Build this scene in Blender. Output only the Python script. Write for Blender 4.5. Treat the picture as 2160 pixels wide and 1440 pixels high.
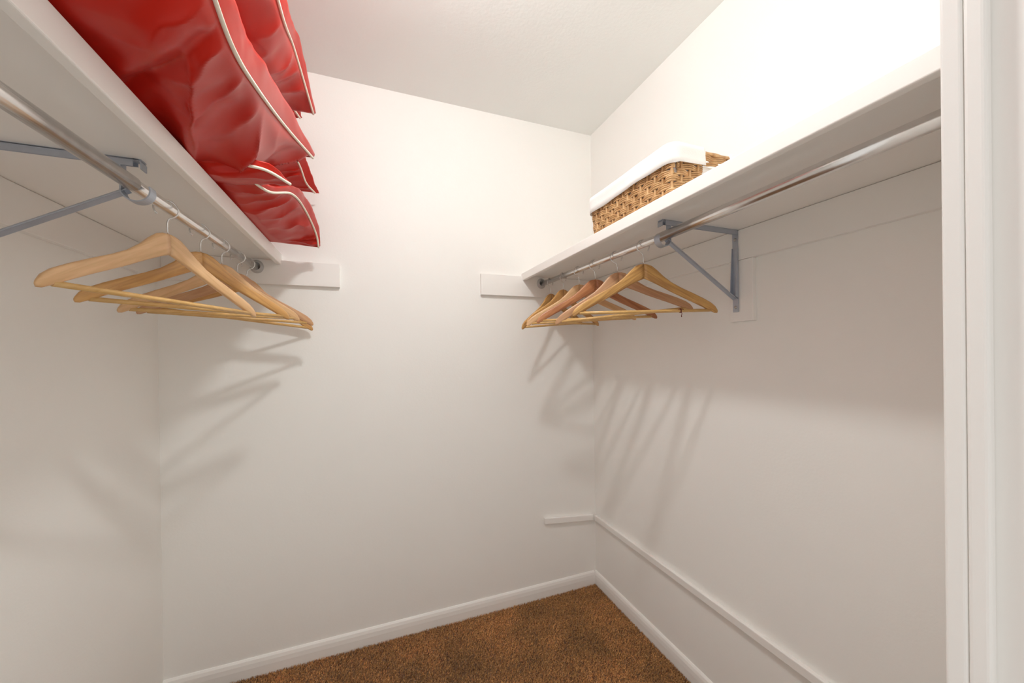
import bpy, bmesh, math, random
import numpy as np
from mathutils import Vector, Matrix, noise

for o in list(bpy.data.objects):
    bpy.data.objects.remove(o)
S = bpy.context.scene
COL = S.collection

# ------------------------------------------------------------------ camera
YAW, ROLL, PITCH = math.radians(20.546), math.radians(-0.765), math.radians(-0.181)
FOCAL, W, H = 775.75, 2160, 1440
cam_d = bpy.data.cameras.new('camera')
cam = bpy.data.objects.new('camera', cam_d)
COL.objects.link(cam)
fw = Vector((math.sin(YAW)*math.cos(PITCH), math.cos(YAW)*math.cos(PITCH), math.sin(PITCH)))
rt = Vector((math.cos(YAW), -math.sin(YAW), 0)); up = rt.cross(fw)
rt2 = rt*math.cos(ROLL) + up*math.sin(ROLL); up2 = -rt*math.sin(ROLL) + up*math.cos(ROLL)
m = Matrix.Identity(4)
for i in range(3):
    m[i][0], m[i][1], m[i][2] = rt2[i], up2[i], -fw[i]
cam.matrix_world = m
cam_d.sensor_fit = 'HORIZONTAL'; cam_d.sensor_width = 36
cam_d.lens = FOCAL/W*36
cam_d.shift_y = 26.99/W
cam_d.clip_start = 0.01
S.camera = cam

# ------------------------------------------------------------------ world, exposure
world = bpy.data.worlds.new('room_beyond'); S.world = world
world.use_nodes = True
bg = world.node_tree.nodes['Background']
bg.inputs[0].default_value = (1.0, 0.975, 0.935, 1)
bg.inputs[1].default_value = 0.74
S.view_settings.view_transform = 'Standard'
S.view_settings.look = 'None'
S.view_settings.exposure = 0.27
S.view_settings.gamma = 1.0
S.view_settings.use_curve_mapping = False
LAMP_STRENGTH = 300.0
S.cycles.max_bounces = 20; S.cycles.diffuse_bounces = 14; S.cycles.glossy_bounces = 6; S.cycles.sample_clamp_indirect = 8.0

# ------------------------------------------------------------------ room numbers
R, D, L = 1.1154, 1.7182, 0.7411          # right wall x, back wall y, left wall -x
ZC, ZF = 1.1738, -1.2462                  # ceiling, carpet top
YF = 0.175                                # inner face of the front wall
YO = 0.06                                 # outer face of the front wall
ZS_R, ZS_L = 0.3850, 0.3840               # shelf undersides
XR, XL = 0.6992, -0.3435                  # shelf front edges

# ------------------------------------------------------------------ materials
def new_mat(name):
    mt = bpy.data.materials.new(name); mt.use_nodes = True
    return mt, mt.node_tree.nodes, mt.node_tree.links, mt.node_tree.nodes['Principled BSDF']

def paint(name, col, rough=.6, bump=.0, scale=180., var=.03, spec=.4):
    mt, N, K, b = new_mat(name)
    tc = N.new('ShaderNodeTexCoord')
    n1 = N.new('ShaderNodeTexNoise'); n1.inputs['Scale'].default_value = 2.2; n1.inputs['Detail'].default_value = 5
    K.new(tc.outputs['Object'], n1.inputs['Vector'])
    mx = N.new('ShaderNodeMix'); mx.data_type = 'RGBA'
    K.new(n1.outputs['Fac'], mx.inputs['Factor'])
    mx.inputs['A'].default_value = (*[c*(1-var) for c in col], 1)
    mx.inputs['B'].default_value = (*[min(1, c*(1+var)) for c in col], 1)
    K.new(mx.outputs['Result'], b.inputs['Base Color'])
    b.inputs['Roughness'].default_value = rough
    b.inputs['Specular IOR Level'].default_value = spec
    if bump:
        n2 = N.new('ShaderNodeTexNoise'); n2.inputs['Scale'].default_value = scale; n2.inputs['Detail'].default_value = 3
        K.new(tc.outputs['Object'], n2.inputs['Vector'])
        bp = N.new('ShaderNodeBump'); bp.inputs['Strength'].default_value = bump; bp.inputs['Distance'].default_value = .002
        K.new(n2.outputs['Fac'], bp.inputs['Height']); K.new(bp.outputs['Normal'], b.inputs['Normal'])
    return mt

M = {}
M['wall'] = paint('wall_paint', (.885, .878, .852), .62, .12, 130)
M['ceil'] = paint('ceiling_paint', (.83, .845, .83), .75, .35, 90)
M['trim'] = paint('trim_paint', (.87, .855, .83), .42, .08, 60)
M['shelf'] = paint('shelf_paint', (.89, .87, .84), .42, .12, 40)
M['gap'] = paint('dark_gap', (.25, .2, .16), .9)
M['plastic'] = paint('rod_socket_plastic', (.55, .55, .55), .35)
M['linen'] = paint('white_cotton', (.88, .87, .85), .85, .3, 500)
M['floor'] = paint('floor_backing', (.20, .11, .06), .95)
M['thread'] = paint('dark_thread', (.16, .03, .02), .9)
M['cord'] = paint('cream_cord', (.86, .80, .68), .7, .3, 600)
M['lampwhite'] = paint('lamp_base_enamel', (.85, .85, .85), .3)

def metal(name, col, rough, metallic=1., bump=0., scale=60.):
    mt, N, K, b = new_mat(name)
    tc = N.new('ShaderNodeTexCoord'); n = N.new('ShaderNodeTexNoise'); n.inputs['Scale'].default_value = scale; n.inputs['Detail'].default_value = 4
    K.new(tc.outputs['Object'], n.inputs['Vector'])
    mr = N.new('ShaderNodeMapRange'); mr.inputs['To Min'].default_value = rough*.8; mr.inputs['To Max'].default_value = rough*1.25
    K.new(n.outputs['Fac'], mr.inputs['Value']); K.new(mr.outputs['Result'], b.inputs['Roughness'])
    mx = N.new('ShaderNodeMix'); mx.data_type = 'RGBA'; K.new(n.outputs['Fac'], mx.inputs['Factor'])
    mx.inputs['A'].default_value = (*[c*.88 for c in col], 1); mx.inputs['B'].default_value = (*[min(1, c*1.1) for c in col], 1)
    K.new(mx.outputs['Result'], b.inputs['Base Color'])
    b.inputs['Metallic'].default_value = metallic
    return mt
M['chrome'] = metal('polished_rod_steel', (.80, .79, .78), .24)
M['bracket'] = metal('galvanised_bracket_steel', (.47, .51, .58), .48, .6)
M['wire'] = metal('hook_wire', (.72, .71, .70), .25)
M['screw'] = metal('screw_steel', (.5, .49, .47), .35)

def satin():
    mt, N, K, b = new_mat('red_satin')
    tc = N.new('ShaderNodeTexCoord')
    n = N.new('ShaderNodeTexNoise'); n.inputs['Scale'].default_value = 6; n.inputs['Detail'].default_value = 3
    K.new(tc.outputs['Object'], n.inputs['Vector'])
    mx = N.new('ShaderNodeMix'); mx.data_type = 'RGBA'; K.new(n.outputs['Fac'], mx.inputs['Factor'])
    mx.inputs['A'].default_value = (.44, .014, .008, 1); mx.inputs['B'].default_value = (.52, .021, .012, 1)
    K.new(mx.outputs['Result'], b.inputs['Base Color'])
    b.inputs['Roughness'].default_value = .32
    b.inputs['Specular IOR Level'].default_value = .36; b.inputs['Specular Tint'].default_value = (1, .62, .55, 1)
    b.inputs['Sheen Weight'].default_value = .08; b.inputs['Sheen Roughness'].default_value = .3
    b.inputs['Sheen Tint'].default_value = (1, .55, .5, 1)
    return mt
M['satin'] = satin()

def wood(name, c1, c2, scale=1.):
    mt, N, K, b = new_mat(name)
    tc = N.new('ShaderNodeTexCoord')
    mp = N.new('ShaderNodeMapping'); mp.inputs['Scale'].default_value = (6*scale, 60*scale, 60*scale)
    sx = N.new('ShaderNodeSeparateXYZ'); K.new(tc.outputs['Object'], sx.inputs[0])
    ab = N.new('ShaderNodeMath'); ab.operation = 'ABSOLUTE'; K.new(sx.outputs['X'], ab.inputs[0])
    rn = N.new('ShaderNodeMath'); rn.operation = 'MULTIPLY_ADD'; K.new(ab.outputs[0], rn.inputs[0]); rn.inputs[1].default_value = .62; K.new(sx.outputs['Z'], rn.inputs[2])
    ob = N.new('ShaderNodeObjectInfo'); oa = N.new('ShaderNodeMath'); oa.operation = 'MULTIPLY_ADD'; K.new(ob.outputs['Random'], oa.inputs[0]); oa.inputs[1].default_value = 7.0; K.new(sx.outputs['Y'], oa.inputs[2])
    cx = N.new('ShaderNodeCombineXYZ'); K.new(ab.outputs[0], cx.inputs['X']); K.new(oa.outputs[0], cx.inputs['Y']); K.new(rn.outputs[0], cx.inputs['Z'])
    K.new(cx.outputs[0], mp.inputs['Vector'])
    n = N.new('ShaderNodeTexNoise'); n.inputs['Scale'].default_value = 1.6; n.inputs['Detail'].default_value = 6; n.inputs['Distortion'].default_value = .8
    K.new(mp.outputs['Vector'], n.inputs['Vector'])
    cr = N.new('ShaderNodeValToRGB'); cr.color_ramp.elements[0].position = .32; cr.color_ramp.elements[1].position = .68
    cr.color_ramp.elements[0].color = (*c1, 1); cr.color_ramp.elements[1].color = (*c2, 1)
    K.new(n.outputs['Fac'], cr.inputs['Fac']); K.new(cr.outputs['Color'], b.inputs['Base Color'])
    b.inputs['Roughness'].default_value = .38
    b.inputs['Coat Weight'].default_value = .15; b.inputs['Coat Roughness'].default_value = .3
    return mt
M['beech'] = wood('beech_wood', (.60, .36, .17), (.74, .47, .25))
M['honey'] = wood('honey_wood', (.46, .235, .075), (.66, .37, .13))
M['cherry'] = wood('reddish_wood', (.33, .115, .045), (.54, .24, .10))
M['pink'] = wood('pinkish_wood', (.46, .235, .115), (.61, .36, .19))
M['streak'] = wood('streaked_wood', (.34, .16, .045), (.64, .37, .12))
M['dowel'] = wood('dowel_wood', (.58, .34, .11), (.70, .44, .17))

def wicker():
    mt, N, K, b = new_mat('wicker_reed')
    tc = N.new('ShaderNodeTexCoord')
    n = N.new('ShaderNodeTexNoise'); n.inputs['Scale'].default_value = 45; n.inputs['Detail'].default_value = 4
    K.new(tc.outputs['Object'], n.inputs['Vector'])
    cr = N.new('ShaderNodeValToRGB'); cr.color_ramp.elements[0].position = .3; cr.color_ramp.elements[1].position = .7
    cr.color_ramp.elements[0].color = (.38, .20, .075, 1); cr.color_ramp.elements[1].color = (.68, .43, .21, 1)
    K.new(n.outputs['Fac'], cr.inputs['Fac']); K.new(cr.outputs['Color'], b.inputs['Base Color'])
    b.inputs['Roughness'].default_value = .5
    return mt
M['wicker'] = wicker()

def pile():
    mt, N, K, b = new_mat('carpet_pile')
    tc = N.new('ShaderNodeTexCoord')
    n = N.new('ShaderNodeTexNoise'); n.inputs['Scale'].default_value = 190; n.inputs['Detail'].default_value = 2
    K.new(tc.outputs['Object'], n.inputs['Vector'])
    cr = N.new('ShaderNodeValToRGB'); cr.color_ramp.elements[0].position = .3; cr.color_ramp.elements[1].position = .72
    cr.color_ramp.elements[0].color = (.15, .05, .006, 1); cr.color_ramp.elements[1].color = (1.0, .58, .235, 1)
    K.new(n.outputs['Fac'], cr.inputs['Fac'])
    n2 = N.new('ShaderNodeTexNoise'); n2.inputs['Scale'].default_value = 6; n2.inputs['Detail'].default_value = 3
    K.new(tc.outputs['Object'], n2.inputs['Vector'])
    mr = N.new('ShaderNodeMapRange'); mr.inputs['From Min'].default_value = .35; mr.inputs['From Max'].default_value = .68
    mr.inputs['To Min'].default_value = .78; mr.inputs['To Max'].default_value = 1.18
    K.new(n2.outputs['Fac'], mr.inputs['Value'])
    mx = N.new('ShaderNodeMix'); mx.data_type = 'RGBA'; mx.blend_type = 'MULTIPLY'; mx.inputs['Factor'].default_value = 1
    K.new(cr.outputs['Color'], mx.inputs['A']); K.new(mr.outputs['Result'], mx.inputs['B'])
    K.new(mx.outputs['Result'], b.inputs['Base Color'])
    b.inputs['Roughness'].default_value = .9; b.inputs['Specular IOR Level'].default_value = .1
    b.inputs['Sheen Weight'].default_value = .3
    return mt
M['pile'] = pile()

mt, N, K, b = new_mat('lamp_globe_glow')
b.inputs['Base Color'].default_value = (.9, .9, .88, 1)
b.inputs['Emission Color'].default_value = (.975, 1.0, .985, 1)
b.inputs['Emission Strength'].default_value = LAMP_STRENGTH
M['glow'] = mt

# ------------------------------------------------------------------ helpers
def tag(o, label=None, cat=None, group=None, kind=None):
    if label: o['label'] = label
    if cat: o['category'] = cat
    if group: o['group'] = group
    if kind: o['kind'] = kind
    return o

def thing(name, label, cat, loc=(0, 0, 0), group=None):
    o = bpy.data.objects.new(name, None); COL.objects.link(o)
    o.empty_display_size = .05
    o.location = loc
    return tag(o, label, cat, group)

def link(name, me, mat, parent=None, smooth=False):
    o = bpy.data.objects.new(name, me); COL.objects.link(o)
    if mat: me.materials.append(mat)
    if smooth: me.polygons.foreach_set('use_smooth', [True]*len(me.polygons))
    if parent is not None:
        o.parent = parent
    return o

def obj(name, bm, mat, parent=None, smooth=False):
    """bmesh in world coordinates -> one mesh object; children are shifted into their parent's frame"""
    me = bpy.data.meshes.new(name)
    bmesh.ops.recalc_face_normals(bm, faces=bm.faces)
    bm.to_mesh(me); bm.free()
    o = link(name, me, mat, parent, smooth)
    if parent is not None:
        off = Vector((0, 0, 0)); p = parent
        while p is not None:
            off += p.location; p = p.parent
        me.transform(Matrix.Translation(-off))
    return o

def box(bm, x0, x1, y0, y1, z0, z1, bev=0., seg=2):
    r = bmesh.ops.create_cube(bm, size=1)
    vs = r['verts']
    for v in vs:
        v.co = Vector(((x0+x1)/2 + v.co.x*(x1-x0), (y0+y1)/2 + v.co.y*(y1-y0), (z0+z1)/2 + v.co.z*(z1-z0)))
    if bev:
        es = list({e for v in vs for e in v.link_edges})
        r = bmesh.ops.bevel(bm, geom=es, offset=bev, segments=seg, affect='EDGES', profile=.5)
        vs = list({v for f in r['faces'] for v in f.verts} | {v for v in vs if v.is_valid})
    return vs

def frames(pts, closed=False):
    n = len(pts); out = []
    prev = None
    for i in range(n):
        a = pts[(i-1) % n] if (closed or i > 0) else pts[i]
        c = pts[(i+1) % n] if (closed or i < n-1) else pts[i]
        t = (c-a).normalized()
        if prev is None:
            ref = Vector((0, 0, 1)) if abs(t.z) < .9 else Vector((1, 0, 0))
            u = t.cross(ref).normalized()
        else:
            u = (prev - t*prev.dot(t)).normalized()
        prev = u
        out.append((t, u, t.cross(u)))
    return out

def tube(bm, pts, r, n=10, closed=False, cap=True, flat=1.):
    pts = [Vector(p) for p in pts]
    fr = frames(pts, closed)
    rings = []
    for i, (p, (t, u, v)) in enumerate(zip(pts, fr)):
        rr = r[i] if isinstance(r, (list, tuple)) else r
        rings.append([bm.verts.new(p + u*math.cos(2*math.pi*k/n)*rr + v*math.sin(2*math.pi*k/n)*rr*flat) for k in range(n)])
    m_ = len(rings)
    for i in range(m_ if closed else m_-1):
        a, c = rings[i], rings[(i+1) % m_]
        for k in range(n):
            bm.faces.new((a[k], a[(k+1) % n], c[(k+1) % n], c[k]))
    if cap and not closed:
        bm.faces.new(list(reversed(rings[0]))); bm.faces.new(rings[-1])
    return rings

def strap(bm, pts, nrm, width, thick, side=None):
    """flat strip: pts is the centre line, width runs along `side`, thick along nrm(i)"""
    pts = [Vector(p) for p in pts]
    rings = []
    for i, p in enumerate(pts):
        s = Vector(side)*width/2; n_ = Vector(nrm[i])*thick/2
        rings.append([bm.verts.new(p+s+n_), bm.verts.new(p-s+n_), bm.verts.new(p-s-n_), bm.verts.new(p+s-n_)])
    for a, c in zip(rings[:-1], rings[1:]):
        for k in range(4):
            bm.faces.new((a[k], a[(k+1) % 4], c[(k+1) % 4], c[k]))
    bm.faces.new(list(reversed(rings[0]))); bm.faces.new(rings[-1])

def prism_y(bm, prof, y0, y1):
    """profile of (x, z) extruded along y"""
    a = [bm.verts.new((x, y0, z)) for x, z in prof]; c = [bm.verts.new((x, y1, z)) for x, z in prof]
    n = len(prof)
    for k in range(n):
        bm.faces.new((a[k], a[(k+1) % n], c[(k+1) % n], c[k]))
    bm.faces.new(list(reversed(a))); bm.faces.new(c)

def prism_x(bm, prof, x0, x1):
    a = [bm.verts.new((x0, y, z)) for y, z in prof]; c = [bm.verts.new((x1, y, z)) for y, z in prof]
    n = len(prof)
    for k in range(n):
        bm.faces.new((a[k], a[(k+1) % n], c[(k+1) % n], c[k]))
    bm.faces.new(list(reversed(a))); bm.faces.new(c)

def struct(name, bm, mat, smooth=False):
    return tag(obj(name, bm, mat, None, smooth), kind='structure')

def simple_box(name, mat, *a, bev=0.):
    bm = bmesh.new(); box(bm, *a, bev=bev); return struct(name, bm, mat)

# ------------------------------------------------------------------ room shell
T = .10
ZB = ZF - .012
simple_box('wall_back', M['wall'], -L-T, R+T, D, D+T, ZB-T, ZC+T)
simple_box('wall_right', M['wall'], R, R+T, YO, D, ZB-T, ZC+T)
simple_box('wall_left', M['wall'], -L-T, -L, YO, D, ZB-T, ZC+T)
simple_box('ceiling', M['ceil'], -L, R, YO, D, ZC, ZC+T)
simple_box('floor', M['floor'], -L, R, YO, D, ZB-T, ZB)
XJ = .5305                                   # right jamb face
DX0 = -.46                                  # left side of the doorway
DZ = .80                                    # doorway head
bm = bmesh.new()
box(bm, XJ+.018, R, YO, YF, ZB, ZC); box(bm, -L, DX0-.018, YO, YF, ZB, ZC); box(bm, DX0-.018, XJ+.018, YO, YF, DZ+.018, ZC)
struct('wall_front', bm, M['wall'])

# door lining: jambs, head, stop and the casing that closes it towards the closet
bm = bmesh.new(); box(bm, XJ, XJ+.018, YO-.002, YF+.001, ZB, DZ+.018, bev=.002); struct('trim_1', bm, M['trim'])
bm = bmesh.new(); box(bm, XJ-.0118, XJ+.0, .1594, .1738, ZB, DZ, bev=.0032, seg=3); struct('trim_2', bm, M['trim'])
bm = bmesh.new(); box(bm, XJ-.0123, XJ+.055, YF-.0012, YF+.0135, ZB, DZ+.06, bev=.0025, seg=3); struct('trim_3', bm, M['trim'])
bm = bmesh.new(); box(bm, DX0-.018, DX0, YO-.002, YF+.001, ZB, DZ+.018, bev=.002); box(bm, DX0, XJ, YO-.002, YF+.001, DZ, DZ+.018, bev=.002)
struct('trim_4', bm, M['trim'])

# ranch baseboards
def base_prof(h=.062, t=.014):
    return [(0, ZB-ZF), (t, ZB-ZF), (t, h*.45), (t*.86, h*.72), (t*.6, h*.9), (t*.25, h*.99), (0, h)]
bm = bmesh.new(); prism_x(bm, [(D-a, ZF+c) for a, c in base_prof()], -L, R-.0142); struct('baseboard_back', bm, M['trim'])
bm = bmesh.new(); prism_y(bm, [(R-a, ZF+c) for a, c in base_prof()], YF, D); struct('baseboard_right', bm, M['trim'])
bm = bmesh.new(); prism_y(bm, [(-L+a, ZF+c) for a, c in base_prof()], YF, D-.0142); struct('baseboard_left', bm, M['trim'])

# shelf cleats, bracket block, low rails
CT = .018
simple_box('trim_5', M['trim'], .4848, R-CT, D-CT, D, .2825, ZS_R-.0006, bev=.0015)
simple_box('trim_6', M['trim'], R-CT, R, YF, D, .288, ZS_R-.0012, bev=.0015)
simple_box('trim_7', M['trim'], -L+CT, -.1316, D-CT, D, .2865, ZS_L-.0006, bev=.0015)
simple_box('trim_8', M['trim'], -L, -L+CT, YF, D, .285, ZS_L-.0012, bev=.0015)
simple_box('trim_9', M['trim'], R-.0165, R, .803, .882, .092, .2872, bev=.0015)
bm = bmesh.new(); box(bm, R-.016, R, YF, D-.016, -.9075, -.879, bev=.003); struct('trim_10', bm, M['trim'])
bm = bmesh.new()
vs = box(bm,   .8075, 1.094, D-.016, D, -.0155, .0155, bev=.003)
for v in bm.verts:
    v.co.z += -.8635 - (v.co.x-.81)*.097
struct('trim_11', bm, M['trim'])

# ------------------------------------------------------------------ ceiling lamp (real lamp above the frame)
LX, LY, LZ = .155, .70, 1.062
lamp = thing('ceiling_lamp', 'white globe lamp on the closet ceiling between the two shelves', 'lamp', (LX, LY, ZC))
bm = bmesh.new()
prof = [(.0, ZC), (.075, ZC), (.075, ZC-.012), (.058, ZC-.026), (.05, ZC-.05), (.05, ZC-.088), (0, ZC-.088)]
rings = []
for r_, z_ in prof:
    rings.append([bm.verts.new((LX+r_*math.cos(a*math.pi/16), LY+r_*math.sin(a*math.pi/16), z_)) for a in range(32)] if r_ else None)
for a, c in zip(rings[1:-2], rings[2:-1]):
    for k in range(32):
        bm.faces.new((a[k], a[(k+1) % 32], c[(k+1) % 32], c[k]))
bm.faces.new(rings[1]); bm.faces.new(rings[-2])
obj('lamp_base', bm, M['lampwhite'], lamp, True)
bm = bmesh.new()
bmesh.ops.create_uvsphere(bm, u_segments=32, v_segments=20, radius=.047, matrix=Matrix.Translation((LX, LY, LZ)) @ Matrix.Diagonal((1, 1, .50, 1)))
obj('globe', bm, M['glow'], lamp, True)

# ------------------------------------------------------------------ shelves
def shelf(side):
    if side == 'R':
        xa, xb, zu, zt, zn = XR, R, ZS_R, .3950+.009, .3632
        zt = ZS_R+.0135; sg = 1
        lab = 'white painted wall shelf on the right holding the wicker basket'
    else:
        xa, xb, zu, zt, zn = XL, -L, ZS_L, .4114, .3660
        sg = -1
        lab = 'white painted wall shelf on the left holding the red pillows'
    t = thing('wall_shelf', lab, 'shelf', ((xa+xb)/2, .95, zu))
    bm = bmesh.new(); a, c = sorted((xa+sg*.0185, xb-sg*.0005)); box(bm, a, c, YF+.001, D-.001, zu, zt, bev=.001)
    obj('board', bm, M['shelf'], t)
    bm = bmesh.new(); a, c = sorted((xa, xa+sg*.0182)); box(bm, a, c, YF+.001, D-.0015, zn, zt+.0005, bev=.003, seg=3)
    obj('front_lip', bm, M['shelf'], t, False)
    return t, zt
shR, ZTR = shelf('R')
shL, ZTL = shelf('L')
ZTL = .4119

# ------------------------------------------------------------------ closet rods
R_THIN, R_THICK = .0122, .0142
def rod_pos(side, y):
    if side == 'L':
        return Vector((-.4258, y, .3487-(1.708-y)*.0215))
    return Vector((.8007, y, (.348-(1.708-y)*.0128) if y > .86 else .3371+(.86-y)*.010))

def closet_rod(side, ymid, label):
    x0 = rod_pos(side, D).x; zt = rod_pos(side, D-.01).z
    t = thing('closet_rod', label, 'rod', (x0, D-.02, zt))
    bm = bmesh.new()
    tube(bm, [rod_pos(side, D-.014), rod_pos(side, 1.3), rod_pos(side, ymid+.01), rod_pos(side, ymid-.06)], R_THIN, 24)
    obj('inner_tube', bm, M['chrome'], t, True)
    bm = bmesh.new()
    a = rod_pos(side, ymid); e = rod_pos(side, YF+.002)
    ps = [a, (a+e)/2 if side == 'L' else rod_pos(side, .6), e]
    o_ = tube(bm, ps, R_THICK, 24, cap=False)
    i_ = tube(bm, ps, R_THIN+.0004, 24, cap=False)
    for k in range(24):
        bm.faces.new((o_[0][k], o_[0][(k+1) % 24], i_[0][(k+1) % 24], i_[0][k]))
        bm.faces.new((o_[-1][k], o_[-1][(k+1) % 24], i_[-1][(k+1) % 24], i_[-1][k]))
    obj('outer_tube', bm, M['chrome'], t, True)
    # cup flange on the cleat of the back wall
    bm = bmesh.new()
    c0 = Vector((x0, D-CT, zt)); n = 28
    prof = [(.0235, 0), (.0235, .003), (.0185, .0045), (.0175, .015), (.0158, .016), (.0150, .015), (.0145, .004)]
    prev = None
    for r_, d_ in prof:
        ring = [bm.verts.new((c0.x+r_*math.cos(2*math.pi*k/n), c0.y-d_-.0003, c0.z+.0035+r_*math.sin(2*math.pi*k/n)*(1.12 if r_ > .02 else 1))) for k in range(n)]
        if prev:
            for k in range(n):
                bm.faces.new((prev[k], prev[(k+1) % n], ring[(k+1) % n], ring[k]))
        prev = ring
    bm.faces.new(prev)
    fl = obj('socket', bm, M['plastic'], t, True)
    bm = bmesh.new()
    bmesh.ops.create_uvsphere(bm, u_segments=10, v_segments=6, radius=.0038, matrix=Matrix.Translation((c0.x, c0.y-.0035, c0.z+.0245)))
    obj('screw', bm, M['screw'], fl, True)
    return t
closet_rod('L', .905, 'chrome telescoping closet rod under the left shelf')
closet_rod('R', .875, 'chrome telescoping closet rod under the right shelf')

# ------------------------------------------------------------------ shelf and rod brackets
def bracket(side, y, label):
    if side == 'R':
        wx, sg, zu = R-CT, -1, ZS_R
        wall_x = R-.0165
    else:
        wx, sg, zu = -L+CT, 1, ZS_L
        wall_x = -L
    p = rod_pos(side, y)
    t = thing('shelf_bracket', label, 'bracket', (wx, y, zu))
    zt = zu-.0015
    th = .0022; wd = .019
    xw = wx+sg*.0015
    xf = p.x+sg*.009
    rr = .0225
    cz = p.z-R_THIN-.0012-.0 + rr - .0125  # hook ring hangs a little below the tube
    # horizontal arm: flat top plate with a downturned rib
    bm = bmesh.new()
    strap(bm, [(xw, y, zt), (xf, y, zt)], [(0, 0, 1)]*2, wd, th, (0, 1, 0))
    a, c = sorted((xw, xf-sg*.012)); box(bm, a, c, y-.0095, y-.0075, zt-.0135, zt)
    box(bm, a, c, y+.0075, y+.0095, zt-.008, zt)
    obj('arm', bm, M['bracket'], t)
    # upright
    zb = .168
    bm = bmesh.new()
    ps = [(xw, y, zt), (xw, y, .29), (xw, y, .285), (xw, y, zb), (xw+sg*.0, y, zb-.045)]
    strap(bm, ps, [(1, 0, 0)]*5, wd, th, (0, 1, 0))
    prism = [(xw, zt-.055), (xw+sg*.004, zt-.055), (xw+sg*.014, zb+.004), (xw, zb-.002)]
    for yy in (y-.0105, y+.0085):
        prism_y(bm, prism, yy, yy+.002)
    up_ = obj('upright', bm, M['bracket'], t)
    for zz in (zt-.028, zb-.030):
        bm = bmesh.new()
        bmesh.ops.create_uvsphere(bm, u_segments=12, v_segments=8, radius=.0052, matrix=Matrix.Translation((xw+sg*.0015, y, zz)) @ Matrix.Diagonal((.5, 1, 1, 1)))
        obj('screw', bm, M['screw'], up_, True)
    # diagonal brace: V section
    A = Vector((xw+sg*.002, y, zb-.004)); B = Vector((p.x-sg*.014, y, cz-.004))
    d = (B-A).normalized(); nrm = Vector((d.z, 0, -d.x)) * (1 if sg < 0 else -1)
    if nrm.z > 0: nrm = -nrm
    bm = bmesh.new()
    w2 = .0088
    sec = [(-w2, 0), (-.002, .0055), (.002, .0055), (w2, 0), (w2, -.0018), (.002, .0033), (-.002, .0033), (-w2, -.0018)]
    rings = [[bm.verts.new(P + Vector((0, a_*k_, 0)) - nrm*b_) for a_, b_ in sec] for P, k_ in ((A, 1.), (A+d*.02, 1.), (B, 1.))]
    for ra, rb in zip(rings[:-1], rings[1:]):
        for k in range(8):
            bm.faces.new((ra[k], ra[(k+1) % 8], rb[(k+1) % 8], rb[k]))
    bm.faces.new(rings[0]); bm.faces.new(list(reversed(rings[-1])))
    obj('brace', bm, M['bracket'], t)
    # hook: strap dropping from the arm's nose, round under the tube and up in front
    ctr = Vector((p.x, y, cz-.004))
    pts, nr = [], []
    a0, a1 = (math.radians(178), math.radians(395)) if sg < 0 else (math.radians(2), math.radians(-215))
    # ring starts on the wall side, passes below, ends on the room side
    if sg < 0:
        angs = [math.radians(-5 - k*(195)/20) for k in range(21)]
    else:
        angs = [math.radians(185 + k*(195)/20) for k in range(21)]
    for an in angs:
        e = Vector((math.cos(an), 0, math.sin(an)))
        pts.append(ctr+e*rr); nr.append(e)
    bm = bmesh.new()
    strap(bm, pts, nr, .021, .0022, (0, 1, 0))
    obj('hook', bm, M['bracket'], t, False)
    # nose that carries the hook from the arm down behind the tube
    bm = bmesh.new()
    xn = p.x-sg*rr
    strap(bm, [(xn, y, zt), (xn, y, cz-.008)], [(1, 0, 0)]*2, .018, .0024, (0, 1, 0))
    obj('hook_stem', bm, M['bracket'], t)
    bm = bmesh.new()
    xe = xf
    strap(bm, [(xe-sg*.012, y, zt), (xe-sg*.003, y, zt-.001), (xe, y, zt-.006), (xe, y, zt-.018)], [(0, 0, 1), (.5*sg, 0, .8), (sg, 0, .3), (sg, 0, 0)], .019, .0022, (0, 1, 0))
    obj('nose', bm, M['bracket'], t)
    return t
bracket('L', .925, 'grey steel shelf bracket holding up the left shelf and rod')
bracket('R', .858, 'grey steel shelf bracket holding up the right shelf and rod')

# ------------------------------------------------------------------ wooden hangers
HL, H1, H2, HC = .2353, .0739, .1614, .010
def arm_mesh(sgn):
    """one shoulder of the hanger, local frame: x along, z up, apex at 0"""
    us = np.array([0, .012, .026, .042, .062, .088, .12, .155, .19, .214, .228, .2345, .2365])
    upz = np.array([0, -.0012, -.0065, -.0195, -.039, -.0595, -.0775, -.0945, -.1125, -.1265, -.1385, -.149, -.1535])
    loz = np.array([-.047, -.0515, -.058, -.066, -.0765, -.0905, -.1065, -.1235, -.1415, -.1545, -.1610, -.1612, -.1575])
    th = np.array([.0105, .0105, .0105, .0105, .0105, .0108, .0112, .0115, .0118, .0112, .009, .0062, .003])
    off = -HC*(us/HL)**1.6
    bm = bmesh.new(); rings = []
    n = 16
    for u, a, c, t_, o_ in zip(us, upz, loz, th, off):
        mid, hh = (a+c)/2, (a-c)/2
        ring = []
        for k in range(n):
            an = 2*math.pi*k/n
            ca, sa = math.cos(an), math.sin(an)
            e = .55
            px_ = math.copysign(abs(ca)**e, ca)*t_/2*1.0
            pz_ = math.copysign(abs(sa)**e, sa)*hh
            ring.append(bm.verts.new((sgn*(u+.0002), o_+px_, mid+pz_)))
        rings.append(ring)
    for ra, rb in zip(rings[:-1], rings[1:]):
        for k in range(n):
            bm.faces.new((ra[k], ra[(k+1) % n], rb[(k+1) % n], rb[k]))
    bm.faces.new(rings[0]); bm.faces.new(list(reversed(rings[-1])))
    bmesh.ops.recalc_face_normals(bm, faces=bm.faces)
    me = bpy.data.meshes.new('arm'); bm.to_mesh(me); bm.free()
    me.polygons.foreach_set('use_smooth', [True]*len(me.polygons))
    return me
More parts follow.
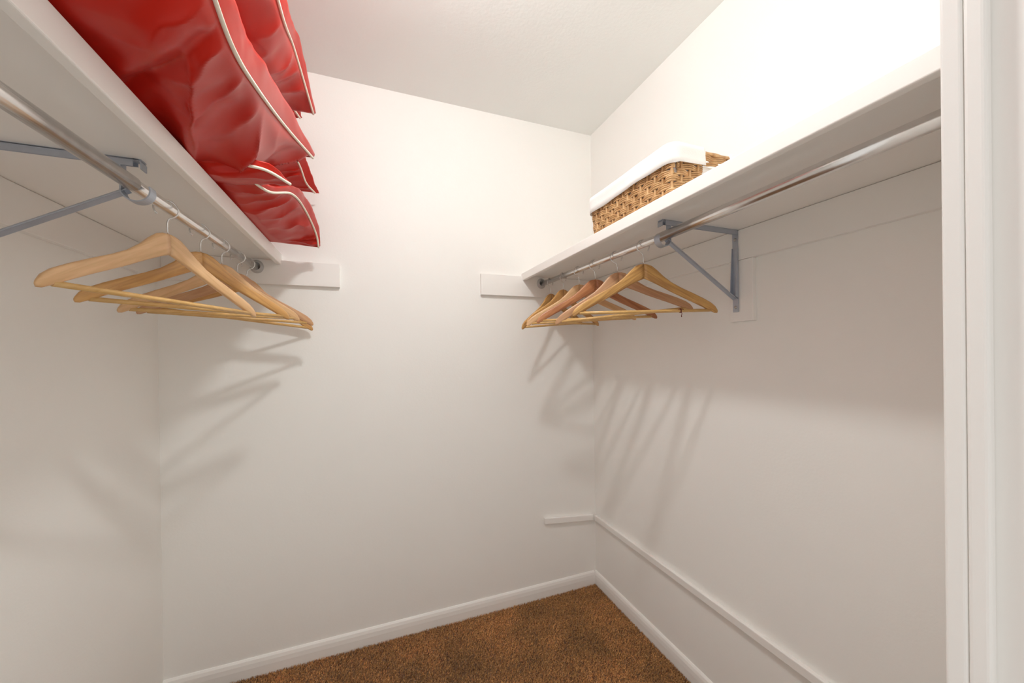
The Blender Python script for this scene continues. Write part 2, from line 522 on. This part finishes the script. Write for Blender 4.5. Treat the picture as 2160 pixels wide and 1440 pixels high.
ARM = {(s, w): None for s in (-1, 1) for w in ('beech', 'honey', 'cherry', 'pink', 'streak')}
for s_ in (-1, 1):
    base = arm_mesh(s_)
    for w in ('beech', 'honey', 'cherry', 'pink', 'streak'):
        me = base.copy(); me.materials.append(M[w]); ARM[(s_, w)] = me
bm = bmesh.new()
tube(bm, [(-.214, -HC*.9, -.1515), (-.1, -HC*.9, -.1515), (.1, -HC*.9, -.1515), (.214, -HC*.9, -.1515)], .0052, 10)
BAR = bpy.data.meshes.new('trouser_bar'); bm.to_mesh(BAR); bm.free(); BAR.materials.append(M['dowel'])
BAR.polygons.foreach_set('use_smooth', [True]*len(BAR.polygons))
def hook_mesh():
    rc = .0205; wr = .0016
    top = H1 - .0                      # contact point above the apex
    cz = top - rc + wr
    pts = []
    for k in range(27):
        an = math.radians(-38 + k*(252-(-38))/26)
        pts.append((rc*math.cos(an), 0, cz+rc*math.sin(an)))
    x, _, z = pts[-1]
    pts += [(x*.45, 0, z-.0035), (x*.1, 0, z-.009), (0, 0, z-.016), (0, 0, -.006)]
    bm = bmesh.new(); tube(bm, pts, wr, 8)
    bmesh.ops.create_uvsphere(bm, u_segments=8, v_segments=6, radius=.0026, matrix=Matrix.Translation(pts[0]))
    me = bpy.data.meshes.new('hook'); bm.to_mesh(me); bm.free(); me.materials.append(M['wire'])
    me.polygons.foreach_set('use_smooth', [True]*len(me.polygons))
    return me
HOOK = hook_mesh()

def hanger(side, yc, th, ph, ps, woodk, label, group, hook_yaw=None, flip=False):
    p = rod_pos(side, yc)
    C = Vector((p.x, yc, p.z + R_THIN + .0002))
    t_, p_, s_ = math.radians(th), math.radians(ph), math.radians(ps)
    u = Vector((math.cos(t_), math.sin(t_), 0)); n = Vector((-math.sin(t_), math.cos(t_), 0)); v = Vector((0, 0, 1))
    u2 = u*math.cos(p_) + v*math.sin(p_); v2 = -u*math.sin(p_) + v*math.cos(p_)
    v3 = v2*math.cos(s_) + n*math.sin(s_); n3 = -v2*math.sin(s_) + n*math.cos(s_)
    apex = C - v3*H1
    root = thing('clothes_hanger', label, 'hanger', (0, 0, 0), group)
    mm = Matrix.Identity(4)
    for i in range(3):
        mm[i][0], mm[i][1], mm[i][2], mm[i][3] = u2[i], n3[i], v3[i], apex[i]
    root.matrix_world = mm
    for sg in (-1, 1):
        o = bpy.data.objects.new('arm', ARM[(sg, woodk)]); COL.objects.link(o); o.parent = root
    o = bpy.data.objects.new('trouser_bar', BAR); COL.objects.link(o); o.parent = root
    o = bpy.data.objects.new('hook', HOOK); COL.objects.link(o); o.parent = root
    if hook_yaw is not None:
        o.rotation_euler = (0, 0, math.radians(hook_yaw-th))
    return root

GL, GR = 'wooden hangers on the left rod', 'wooden hangers on the right rod'
hanger('L', 1.026, 67.7, -.24, 3.5, 'beech', 'pale wooden hanger nearest the left bracket, turned almost along the rod', GL, 208)
hanger('L', 1.194, 48.9, .3, 2.6, 'honey', 'wooden hanger second from the left bracket on the left rod', GL, 206)
hanger('L', 1.339, 45.5, 1.65, -.7, 'beech', 'middle wooden hanger of the five on the left rod', GL, 204)
hanger('L', 1.486, 25., -1.6, -1.5, 'pink', 'wooden hanger second from the back wall on the left rod', GL, 202)
hanger('L', 1.597, 27.8, -5.5, 0, 'honey', 'wooden hanger closest to the back wall on the left rod', GL, 198)
r1 = hanger('R', .943, -15.8, 1.07, -.9, 'streak', 'streaky wooden hanger nearest the right bracket, with a dark thread on its bar', GR)
hanger('R', 1.083, -24.8, 5.1, .2, 'pink', 'pinkish wooden hanger second from the right bracket', GR)
hanger('R', 1.216, -15.8, 1.8, -.4, 'cherry', 'reddish brown wooden hanger third from the right bracket', GR)
hanger('R', 1.335, -12.1, 3.0, -.55, 'beech', 'pale wooden hanger fourth from the right bracket on the right rod', GR)
hanger('R', 1.469, 19., 1.2, 0, 'honey', 'wooden hanger second from the back wall on the right rod', GR)
hanger('R', 1.600, 25., 5.2, 0, 'streak', 'wooden hanger closest to the back wall on the right rod', GR)
# snipped thread on the bar of the nearest right hanger
bm = bmesh.new()
bx_ = .113; by_ = -HC*.9; bz_ = -.1515
for dx in (-.0012, .0008):
    tube(bm, [(bx_+dx+.0*k, by_+.0062*math.cos(k*math.pi/6), bz_+.0062*math.sin(k*math.pi/6)) for k in range(12)], .0008, 6, closed=True)
tube(bm, [(bx_, by_-.006, bz_-.003), (bx_+.0015, by_-.007, bz_-.010), (bx_, by_-.006, bz_-.017), (bx_+.001, by_-.006, bz_-.020)], [.0009, .0009, .0011, .0016], 6)
tube(bm, [(bx_-.008, by_-.005, bz_+.004), (bx_-.002, by_-.004, bz_+.0065), (bx_+.008, by_-.005, bz_+.004)], .001, 6)
me = bpy.data.meshes.new('thread'); bm.to_mesh(me); bm.free(); me.materials.append(M['thread'])
o = bpy.data.objects.new('thread', me); COL.objects.link(o); o.parent = r1; o['label'] = 'dark red thread tied round the bar'

# ------------------------------------------------------------------ wicker basket with a cotton liner
def basket():
    x0, x1, y0, y1 = .748, 1.048, .766, 1.158
    zb, zt = ZTR+.001, ZTR+.150
    t = thing('wicker_basket', 'tan wicker basket with a white cotton liner on the right shelf', 'basket', ((x0+x1)/2, (y0+y1)/2, ZTR))
    rc = .018
    def perimeter(z, inset):
        k = (z-zb)/(zt-zb)
        fl = -.010*(1-k) + inset
        a, b_, c, d_ = x0-fl, x1+fl, y0-fl, y1+fl
        return a, b_, c, d_
    def loop(step):
        """points of the rounded rectangle as (side param, fn)"""
        out = []
        w, d_ = x1-x0-2*rc, y1-y0-2*rc
        segs = [('s', (x0+rc, y0), (1, 0), w), ('c', (x1-rc, y0+rc), -90), ('s', (x1, y0+rc), (0, 1), d_), ('c', (x1-rc, y1-rc), 0),
                ('s', (x1-rc, y1), (-1, 0), w), ('c', (x0+rc, y1-rc), 90), ('s', (x0, y1-rc), (0, -1), d_), ('c', (x0+rc, y0+rc), 180)]
        for sg in segs:
            if sg[0] == 's':
                n = max(1, round(sg[3]/step))
                for k in range(n):
                    f = k/n
                    out.append((Vector((sg[1][0]+sg[2][0]*sg[3]*f, sg[1][1]+sg[2][1]*sg[3]*f, 0)), Vector((sg[2][1], -sg[2][0], 0))))
            else:
                for k in range(4):
                    an = math.radians(sg[2]+k*22.5)
                    e = Vector((math.cos(an), math.sin(an), 0))
                    out.append((Vector((sg[1][0], sg[1][1], 0))+e*rc, e))
        return out
    lp = loop(.0075)
    # arc length
    acc = [0]
    for a, c in zip(lp, lp[1:]+lp[:1]):
        acc.append(acc[-1]+(c[0]-a[0]).length)
    tot = acc[-1]; ns = 46; ss = tot/ns
    def taper(p, z):
        k = 1-(z-zb)/(zt-zb)
        cx, cy = (x0+x1)/2, (y0+y1)/2
        return Vector((cx+(p.x-cx)*(1-.05*k), cy+(p.y-cy)*(1-.04*k), z))
    HX0, HX1, HZ0, HZ1 = .858, .950, ZTR+.083, ZTR+.118          # handle holes in both short ends
    rows = 8; rh = (zt-zb-.012)/rows
    rng = random.Random(4)
    bm = bmesh.new()
    for r_ in range(rows):
        for k in range(3):
            z = zb+.006+rh*r_+rh*(k+.5)/3
            pts = []
            jit = rng.uniform(-.0002, .0002)
            run = []
            for i, (p, nrm) in enumerate(lp):
                ph = acc[i]/ss*math.pi + (math.pi if r_ % 2 else 0)
                w = math.sin(ph)
                o_ = math.copysign(abs(w)**.7, w)*.0034
                zz = z + jit + (k-1)*-.0016*max(0, -w)*1.0 
                q = taper(p, zz) + nrm*o_
                hole = HX0 < q.x < HX1 and abs(nrm.y) > .9 and HZ0 < zz < HZ1
                if hole:
                    if len(run) > 1: pts.append(run)
                    run = []
                else:
                    run.append(q)
            if pts:
                if len(run) > 1: pts.append(run)
                # the last run and the first belong together round the start corner
                for rn in pts: tube(bm, rn, .0031, 6, flat=.8)
            else:
                tube(bm, run, .0031, 6, closed=True, flat=.8)
    o = obj('wicker_weave', bm, M['wicker'], t, True); o['kind'] = 'stuff'
    bm = bmesh.new()
    for j in range(ns):
        d_ = (j+.5)*ss
        i = min(range(len(lp)), key=lambda q_: abs(acc[q_]-d_))
        p, nrm = lp[i]
        zs = [zb+.001+(zt-zb-.004)*k/6 for k in range(7)]
        pp = [taper(p, z) for z in zs]
        if HX0 < p.x < HX1 and abs(nrm.y) > .9:
            pp = [q for q in pp if q.z < HZ0+.004]
        tube(bm, pp, .0042, 6)
    o = obj('wicker_stakes', bm, M['wicker'], t, True); o['kind'] = 'stuff'
    # rolled rim
    bm = bmesh.new()
    for k, (dz, of) in enumerate(((0, .003), (0, -.003), (.004, 0))):
        pts = [taper(p, zt-.004+dz)+nrm*(of+.0012*math.sin(i*.9+k*2)) for i, (p, nrm) in enumerate(lp)]
        tube(bm, pts, .0036, 6, closed=True)
    obj('rim', bm, M['wicker'], t, True)
    # liner: inside bag, over the rim, skirt outside with notches at the handles
    lq = loop(.005)
    bm = bmesh.new()
    tck = .0016
    def skirt(p, i, nrm):
        # lower hem wanders; notch over each handle
        zz = zt-.046 + .0022*math.sin(i*.09) + .0016*math.sin(i*.047+1)
        return zz
    cols = []
    for i, (p, nrm) in enumerate(lq):
        wob = .0009*math.sin(i*.11)+.0004*math.sin(i*.29+2)
        notch = abs(nrm.y) > .9 and HX0-.002 < p.x < HX1+.004
        if notch:
            hem = zt-.001
        else:
            hem = skirt(p, i, nrm)
        prof = []
        q0 = taper(p, zb+.012)-nrm*.012
        prof.append(Vector((q0.x, q0.y, zb+.012)))
        q0 = taper(p, (zb+zt)/2)-nrm*.0095
        prof.append(q0)
        if notch:
            for dz, of in ((-.045, -.0085), (-.043, -.0080), (-.040, -.0085), (-.038, -.009), (-.036, -.0095), (-.035, -.0095), (-.034, -.0095), (-.033, -.0095)):
                prof.append(taper(p, zt+dz)+nrm*of)
        else:
            prof.append(taper(p, zt-.006)-nrm*.0085)
            prof.append(taper(p, zt+.0065)-nrm*.005)
            prof.append(taper(p, zt+.0095)+nrm*(.001+wob))
            prof.append(taper(p, zt+.0065)+nrm*(.0075+wob))
            prof.append(taper(p, zt-.006)+nrm*(.0098+wob))
            prof.append(taper(p, zt-.013)+nrm*(.0088+wob*1.3))
            prof.append(taper(p, zt-.03)+nrm*(.0098+wob*2))
            prof.append(taper(p, hem)+nrm*(.0108+wob*2.4))
        cols.append([bm.verts.new(v) for v in prof])
    n = len(cols)
    for i in range(n):
        a, c = cols[i], cols[(i+1) % n]
        for k in range(len(a)-1):
            try: bm.faces.new((a[k], c[k], c[k+1], a[k+1]))
            except ValueError: pass
    bm.faces.new([c[0] for c in cols])
    o = obj('liner', bm, M['linen'], t, True)
    md = o.modifiers.new('thickness', 'SOLIDIFY'); md.thickness = tck; md.offset = 0
    o['label'] = 'white cotton liner folded over the rim'
    return t
basket()

# ------------------------------------------------------------------ red satin pillows
def cr1(P, u):
    """Catmull-Rom along axis 0 of P (n, ...) at u in [0, 1]"""
    P = np.asarray(P, float); n = len(P)
    P2 = np.concatenate([[2*P[0]-P[1]], P, [2*P[-1]-P[-2]]])
    x = np.clip(u, 0, 1)*(n-1); i = np.minimum(x.astype(int), n-2); f = x-i
    sh = (-1,)+(1,)*(P.ndim-1); f = f.reshape(sh)
    a, b_, c, d_ = P2[i], P2[i+1], P2[i+2], P2[i+3]
    return .5*((2*b_)+(-a+c)*f+(2*a-5*b_+4*c-d_)*f*f+(-a+3*b_-3*c+d_)*f**3)

def grid2(P, us, vs):
    A = cr1(P, us)                                   # (nu, m, ...)
    return np.swapaxes(cr1(np.swapaxes(A, 0, 1), vs), 0, 1)

def fbm(x, y, seed):
    return noise.fractal(Vector((x, y, seed)), 1.0, 2.0, 3)

def pillow(label, hem, back_x, back_y, zmid, hl, hu, flange, pend=(2.2, 2.2), fold=.006, seed=1., floor=None, crease=None, fan=None, group='red satin pillows on the left shelf'):
    """hem: list of (x, y, z) from near to far; zmid/hl/hu: rows along the hem, columns from wall to hem"""
    ns, nt = 190, 130
    us, vs = np.linspace(0, 1, ns), np.linspace(0, 1, nt)
    # control mid surface: columns at four depths
    mid = []
    for i, (hx, hy, hz) in enumerate(hem):
        row = []
        for j in range(4):
            f = (0, .4, .74, 1)[j]
            row.append((back_x+(hx-back_x)*f, back_y[0]+(back_y[1]-back_y[0])*i/(len(hem)-1)+(hy-back_y[0]-(back_y[1]-back_y[0])*i/(len(hem)-1))*min(1, f*1.25), zmid[i][j] if j < 3 else hz))
        mid.append(row)
    mid = np.array(mid)
    G = grid2(mid, us, vs)
    HLg = np.clip(grid2(np.array(hl), us, vs), 0, None); HUg = np.clip(grid2(np.array(hu), us, vs), 0, None)
    U, V = np.meshgrid(us, vs, indexing='ij')
    # stuffing profile: thin at the seams
    ps = np.clip(1-np.abs(2*U-1)**pend[0], 0, 1)**.55
    pt = np.clip(1-np.abs(2*V-1)**pend[1], 0, 1)**.55
    prof = ps*pt
    # tangent normals
    dU = np.gradient(G, axis=0); dV = np.gradient(G, axis=1)
    Nn = np.cross(dV, dU); Nn /= np.linalg.norm(Nn, axis=2, keepdims=True)+1e-9
    flip = Nn[..., 2:3] < 0; Nn = np.where(flip, -Nn, Nn)
    low = G - Nn*(HLg*prof)[..., None]; upp = G + Nn*(HUg*prof)[..., None]
    # folds gathered along the hem seam, running back into the pillow, plus loose wrinkles
    for i in range(ns):
        for j in range(nt):
            u, v = us[i], vs[j]
            wx = fbm(u*3+seed*7, v*2.2, seed)*.9
            gather = math.sin((u*15+wx*2.2+(1-v)*3.0*(u-.3))*2*math.pi*.26 + seed)
            gather = 1-2*abs(gather)**.75
            env = math.exp(-((1-v)/.16)**2)*(1-v**40)
            broad = fbm(u*4.2+seed*3, v*3.2+1, seed+5)
            ridge = 1-abs(noise.noise(Vector((u*5.5+v*4.5+wx, v*2.4-u*1.2, seed+9))))*2.6
            dd = fold*(gather*env*.75 + .75*broad*min(1, prof[i, j]*1.5) + .40*max(-1, ridge)*min(1, prof[i, j]*1.2))
            if fan:
                fu, fv, fa = fan
                du, dv = (u-fu)*1.15, v-fv
                r_ = math.hypot(du, dv); an = math.atan2(dv, -du)
                if 0 < an < 2.4:
                    s_ = 1-2*abs(math.sin(an*4.6+wx*1.1+r_*1.6))**.6
                    dd += fa*s_*min(1, r_/.24)*min(1, max(0, (.62-r_)/.25))*min(1, an/.2)*(1-v**30)
            if crease:
                for (cu0, cv0, cu1, cv1, wd_, dp_) in crease:
                    # distance to a straight crease in (u, v)
                    ax, ay, bx2, by2 = cu0, cv0, cu1, cv1
                    ll = (bx2-ax)**2+(by2-ay)**2
                    tt = max(0, min(1, ((u-ax)*(bx2-ax)+(v-ay)*(by2-ay))/ll))
                    ds = ((u-ax)-tt*(bx2-ax), (v-ay)-tt*(by2-ay))
                    side_ = (bx2-ax)*(v-ay)-(by2-ay)*(u-ax)
                    dist = math.hypot(*ds)
                    g_ = dist/wd_
                    dd -= dp_*math.exp(-g_*g_)*(1-.55*tt)
                    if side_ > 0: dd += dp_*.7*math.exp(-((g_-2.0)/1.4)**2)*(1-.5*tt)
            low[i, j] -= Nn[i, j]*dd*(1 if prof[i, j] > .02 else 0)
            upp[i, j] += Nn[i, j]*dd*(1 if prof[i, j] > .02 else 0)
    if floor is not None:
        zf, xe = floor
        # cloth that would sink into the shelf lies on it
        low[..., 2] = np.maximum(low[..., 2], zf)
        upp[..., 2] = np.maximum(upp[..., 2], low[..., 2]+.002)
    ymax = D-.004
    low[..., 1] = np.minimum(low[..., 1], ymax); upp[..., 1] = np.minimum(upp[..., 1], ymax)
    c = Vector((back_x*.5+hem[2][0]*.5, hem[2][1], floor[0] if floor else zmid[2][1]-hl[2][1]))
    t = thing('pillow', label, 'pillow', c, group)
    bm = bmesh.new()
    lo = [[bm.verts.new(low[i, j]) for j in range(nt)] for i in range(ns)]
    edge = lambda i, j: i in (0, ns-1) or j in (0, nt-1)
    uo = [[lo[i][j] if edge(i, j) else bm.verts.new(upp[i, j]) for j in range(nt)] for i in range(ns)]
    for i in range(ns-1):
        for j in range(nt-1):
            bm.faces.new((lo[i][j], lo[i][j+1], lo[i+1][j+1], lo[i+1][j]))
            bm.faces.new((uo[i][j], uo[i+1][j], uo[i+1][j+1], uo[i][j+1]))
    obj('cover', bm, M['satin'], t, True)
    # piping along the hem seam
    hemp = [Vector(low[i, nt-1]) for i in range(ns)]
    bm = bmesh.new()
    tube(bm, [p+Vector((.0012, 0, -.0006)) for p in hemp], .0036, 8)
    o = obj('piping', bm, M['cord'], t, True); o['label'] = 'cream cord piping'
    # flange: flat double hem beyond the piping
    bm = bmesh.new()
    F = cr1(np.array(flange), us)
    rows = []
    for i in range(ns):
        row = []
        for k in range(9):
            f = k/8
            w = .004*fbm(us[i]*7+seed*11, f*.8, seed+2)*f
            d_ = Vector(F[i])
            q = hemp[i]+d_*f+Vector((w*1.2, 0, w*.6))+Vector((.004*f*(1-f), 0, 0))
            q.y = min(q.y, ymax)
            row.append(bm.verts.new(q))
        rows.append(row)
    for i in range(ns-1):
        for k in range(8):
            bm.faces.new((rows[i][k], rows[i][k+1], rows[i+1][k+1], rows[i+1][k]))
    o = obj('flange', bm, M['satin'], t, True)
    md = o.modifiers.new('thickness', 'SOLIDIFY'); md.thickness = .003; md.offset = 0
    return t

SF = (ZTL+.0008, XL)
# far column, bottom
pillow('red satin pillow lowest by the back wall, drooping over the left shelf edge',
       [(-.285, 1.03, .432), (-.258, 1.14, .438), (-.225, 1.255, .483), (-.213, 1.40, .493), (-.200, 1.546, .461), (-.197, 1.60, .420)],
       -.725, (1.13, 1.69), [[.44, .44, .436], [.46, .46, .45]]+[[.49, .49, .475]]*2+[[.48, .485, .465], [.45, .45, .43]],
       [[.02, .02, .02, .02], [.04, .04, .035, .03]]+[[.05, .09, .075, .055]]*3+[[.03, .05, .03, .012]],
       [[.002, .002, .002, .002], [.01, .012, .01, .01], [.03, .05, .045, .03]]+[[.04, .07, .06, .03]]*2+[[.02, .03, .02, .01]],
       [(.004, 0, .012), (.006, 0, .016), (.008, 0, .022), (.010, 0, .028), (.010, 0, .028), (.004, .004, .010)], seed=2.3, floor=SF, fold=.010)
# far column, middle
pillow('red satin pillow second up by the back wall, its corner tip pointing out',
       [(-.262, 1.30, .70), (-.257, 1.38, .70), (-.25, 1.45, .695), (-.243, 1.52, .685), (-.235, 1.588, .660), (-.213, 1.645, .648)],
       -.725, (1.32, 1.69), [[.67, .67, .68]]+[[.67, .68, .685]]*3+[[.66, .67, .675], [.63, .645, .65]],
       [[.01, .01, .01, .01]]+[[.03, .05, .05, .03]]*4+[[.02, .02, .02, .01]], [[.02, .03, .02, .01]]+[[.04, .06, .05, .03]]*4+[[.02, .02, .02, .01]],
       [(.02, 0, .02), (.02, 0, .02), (.022, 0, .02), (.024, .004, .018), (.026, .006, .014), (.016, .012, .006)], seed=4.1, fold=.005)
# far column, top
pillow('red satin pillow topmost by the back wall, mostly hidden, only its tip showing',
       [(-.29, 1.40, .875), (-.285, 1.43, .88), (-.275, 1.46, .885), (-.268, 1.49, .888), (-.256, 1.52, .885), (-.248, 1.56, .887)],
       -.725, (1.40, 1.69), [[.86, .86, .87]]+[[.86, .87, .88]]*4+[[.86, .86, .87]],
       [[.02, .03, .02, .01]]+[[.03, .05, .05, .03]]*4+[[.02, .02, .02, .01]], [[.02, .03, .02, .01]]+[[.04, .06, .05, .03]]*4+[[.02, .02, .02, .01]],
       [(.015, 0, .012)]*5+[(.008, .004, .006)], seed=6.7, fold=.005)
# near column, bottom
pillow('small corner of a red satin pillow squeezed under the largest pillow',
       [(-.43, .93, .440), (-.41, .945, .440), (-.37, .97, .440), (-.29, 1.005, .442), (-.238, 1.03, .446), (-.201, 1.106, .451)],
       -.60, (.94, 1.09), [[.436, .436, .436]]*6,
       [[.02, .022, .02, .01]]*4+[[.02, .026, .032, .03], [.02, .026, .026, .014]], [[.012, .014, .012, .008]]*4+[[.012, .014, .014, .012], [.01, .01, .01, .006]],
       [(.01, 0, .006), (.012, 0, .008), (.014, 0, .01), (.010, 0, .014), (.008, 0, .016), (.002, .002, .004)], seed=8.2, fold=.003, floor=SF)
# near column, middle: the big one
pillow('largest red satin pillow in front, bulging over the left shelf edge with cream piping',
       [(-.21, .42, .54), (-.20, .56, .505), (-.20, .68, .480), (-.20, .81, .502), (-.20, 1.05, .570), (-.172, 1.29, .617)],
       -.725, (.42, 1.10), [[.56, .56, .55], [.55, .54, .52], [.55, .54, .51], [.56, .55, .52], [.59, .58, .565], [.62, .60, .605]],
       [[.03, .11, .112, .06], [.07, .12, .106, .10], [.07, .12, .098, .09], [.06, .11, .108, .10], [.05, .09, .145, .14], [.02, .03, .06, .05]],
       [[.03, .05, .04, .03]]+[[.06, .09, .07, .05]]*4+[[.02, .03, .03, .02]],
       [(.010, 0, .045), (.012, 0, .045), (.012, 0, .045), (.012, 0, .047), (.012, 0, .045), (.004, .006, .016)], seed=3.4, floor=SF, fold=.009,
       pend=(3.0, 2.4), crease=[(.53, .62, .35, .96, .022, .013)], fan=(.80, .58, .017))
# near column, top
pillow('red satin pillow topmost above the largest one, close to the ceiling',
       [(-.20, .50, .76), (-.195, .70, .765), (-.19, .86, .785), (-.19, 1.0, .79), (-.193, 1.15, .833), (-.180, 1.378, .805)],
       -.725, (.48, 1.22), [[.76, .77, .765]]+[[.78, .79, .79]]*4+[[.79, .80, .80]],
       [[.03, .04, .04, .02]]+[[.05, .08, .09, .07]]*4+[[.02, .02, .02, .015]], [[.03, .04, .03, .02]]+[[.06, .10, .08, .05]]*4+[[.02, .03, .03, .015]],
       [(.014, .004, .03)]*5+[(.006, .012, .012)], seed=5.5, fold=.007, pend=(3, 2.4))

# ------------------------------------------------------------------ carpet pile
def carpet():
    rng = np.random.default_rng(3)
    x0, x1, y0, y1 = -L+.013, R-.013, YO, D-.013
    n = 330000
    bx = rng.uniform(x0, x1, n); by = rng.uniform(y0, y1, n)
    hgt = rng.uniform(.007, .014, n)
    lean_d = rng.uniform(0, 2*np.pi, n); lean = rng.uniform(.0, .010, n)
    wdt = rng.uniform(.0016, .0030, n); an = rng.uniform(0, np.pi, n)
    dx, dy = np.cos(an)*wdt, np.sin(an)*wdt
    co = np.empty((n, 3, 3), np.float32)
    co[:, 0] = np.stack([bx-dx, by-dy, np.full(n, ZB)], 1)
    co[:, 1] = np.stack([bx+dx, by+dy, np.full(n, ZB)], 1)
    co[:, 2] = np.stack([np.clip(bx+np.cos(lean_d)*lean+.003, x0, x1), np.clip(by+np.sin(lean_d)*lean-.002, y0, y1), ZB+hgt], 1)
    me = bpy.data.meshes.new('carpet')
    me.vertices.add(n*3); me.vertices.foreach_set('co', co.ravel())
    me.loops.add(n*3); me.loops.foreach_set('vertex_index', np.arange(n*3, dtype=np.int32))
    me.polygons.add(n); me.polygons.foreach_set('loop_start', np.arange(0, n*3, 3, dtype=np.int32))
    me.update(calc_edges=True)
    o = link('carpet', me, M['pile'])
    tag(o, 'brown cut pile carpet covering the closet floor', 'carpet', kind='stuff')
carpet()
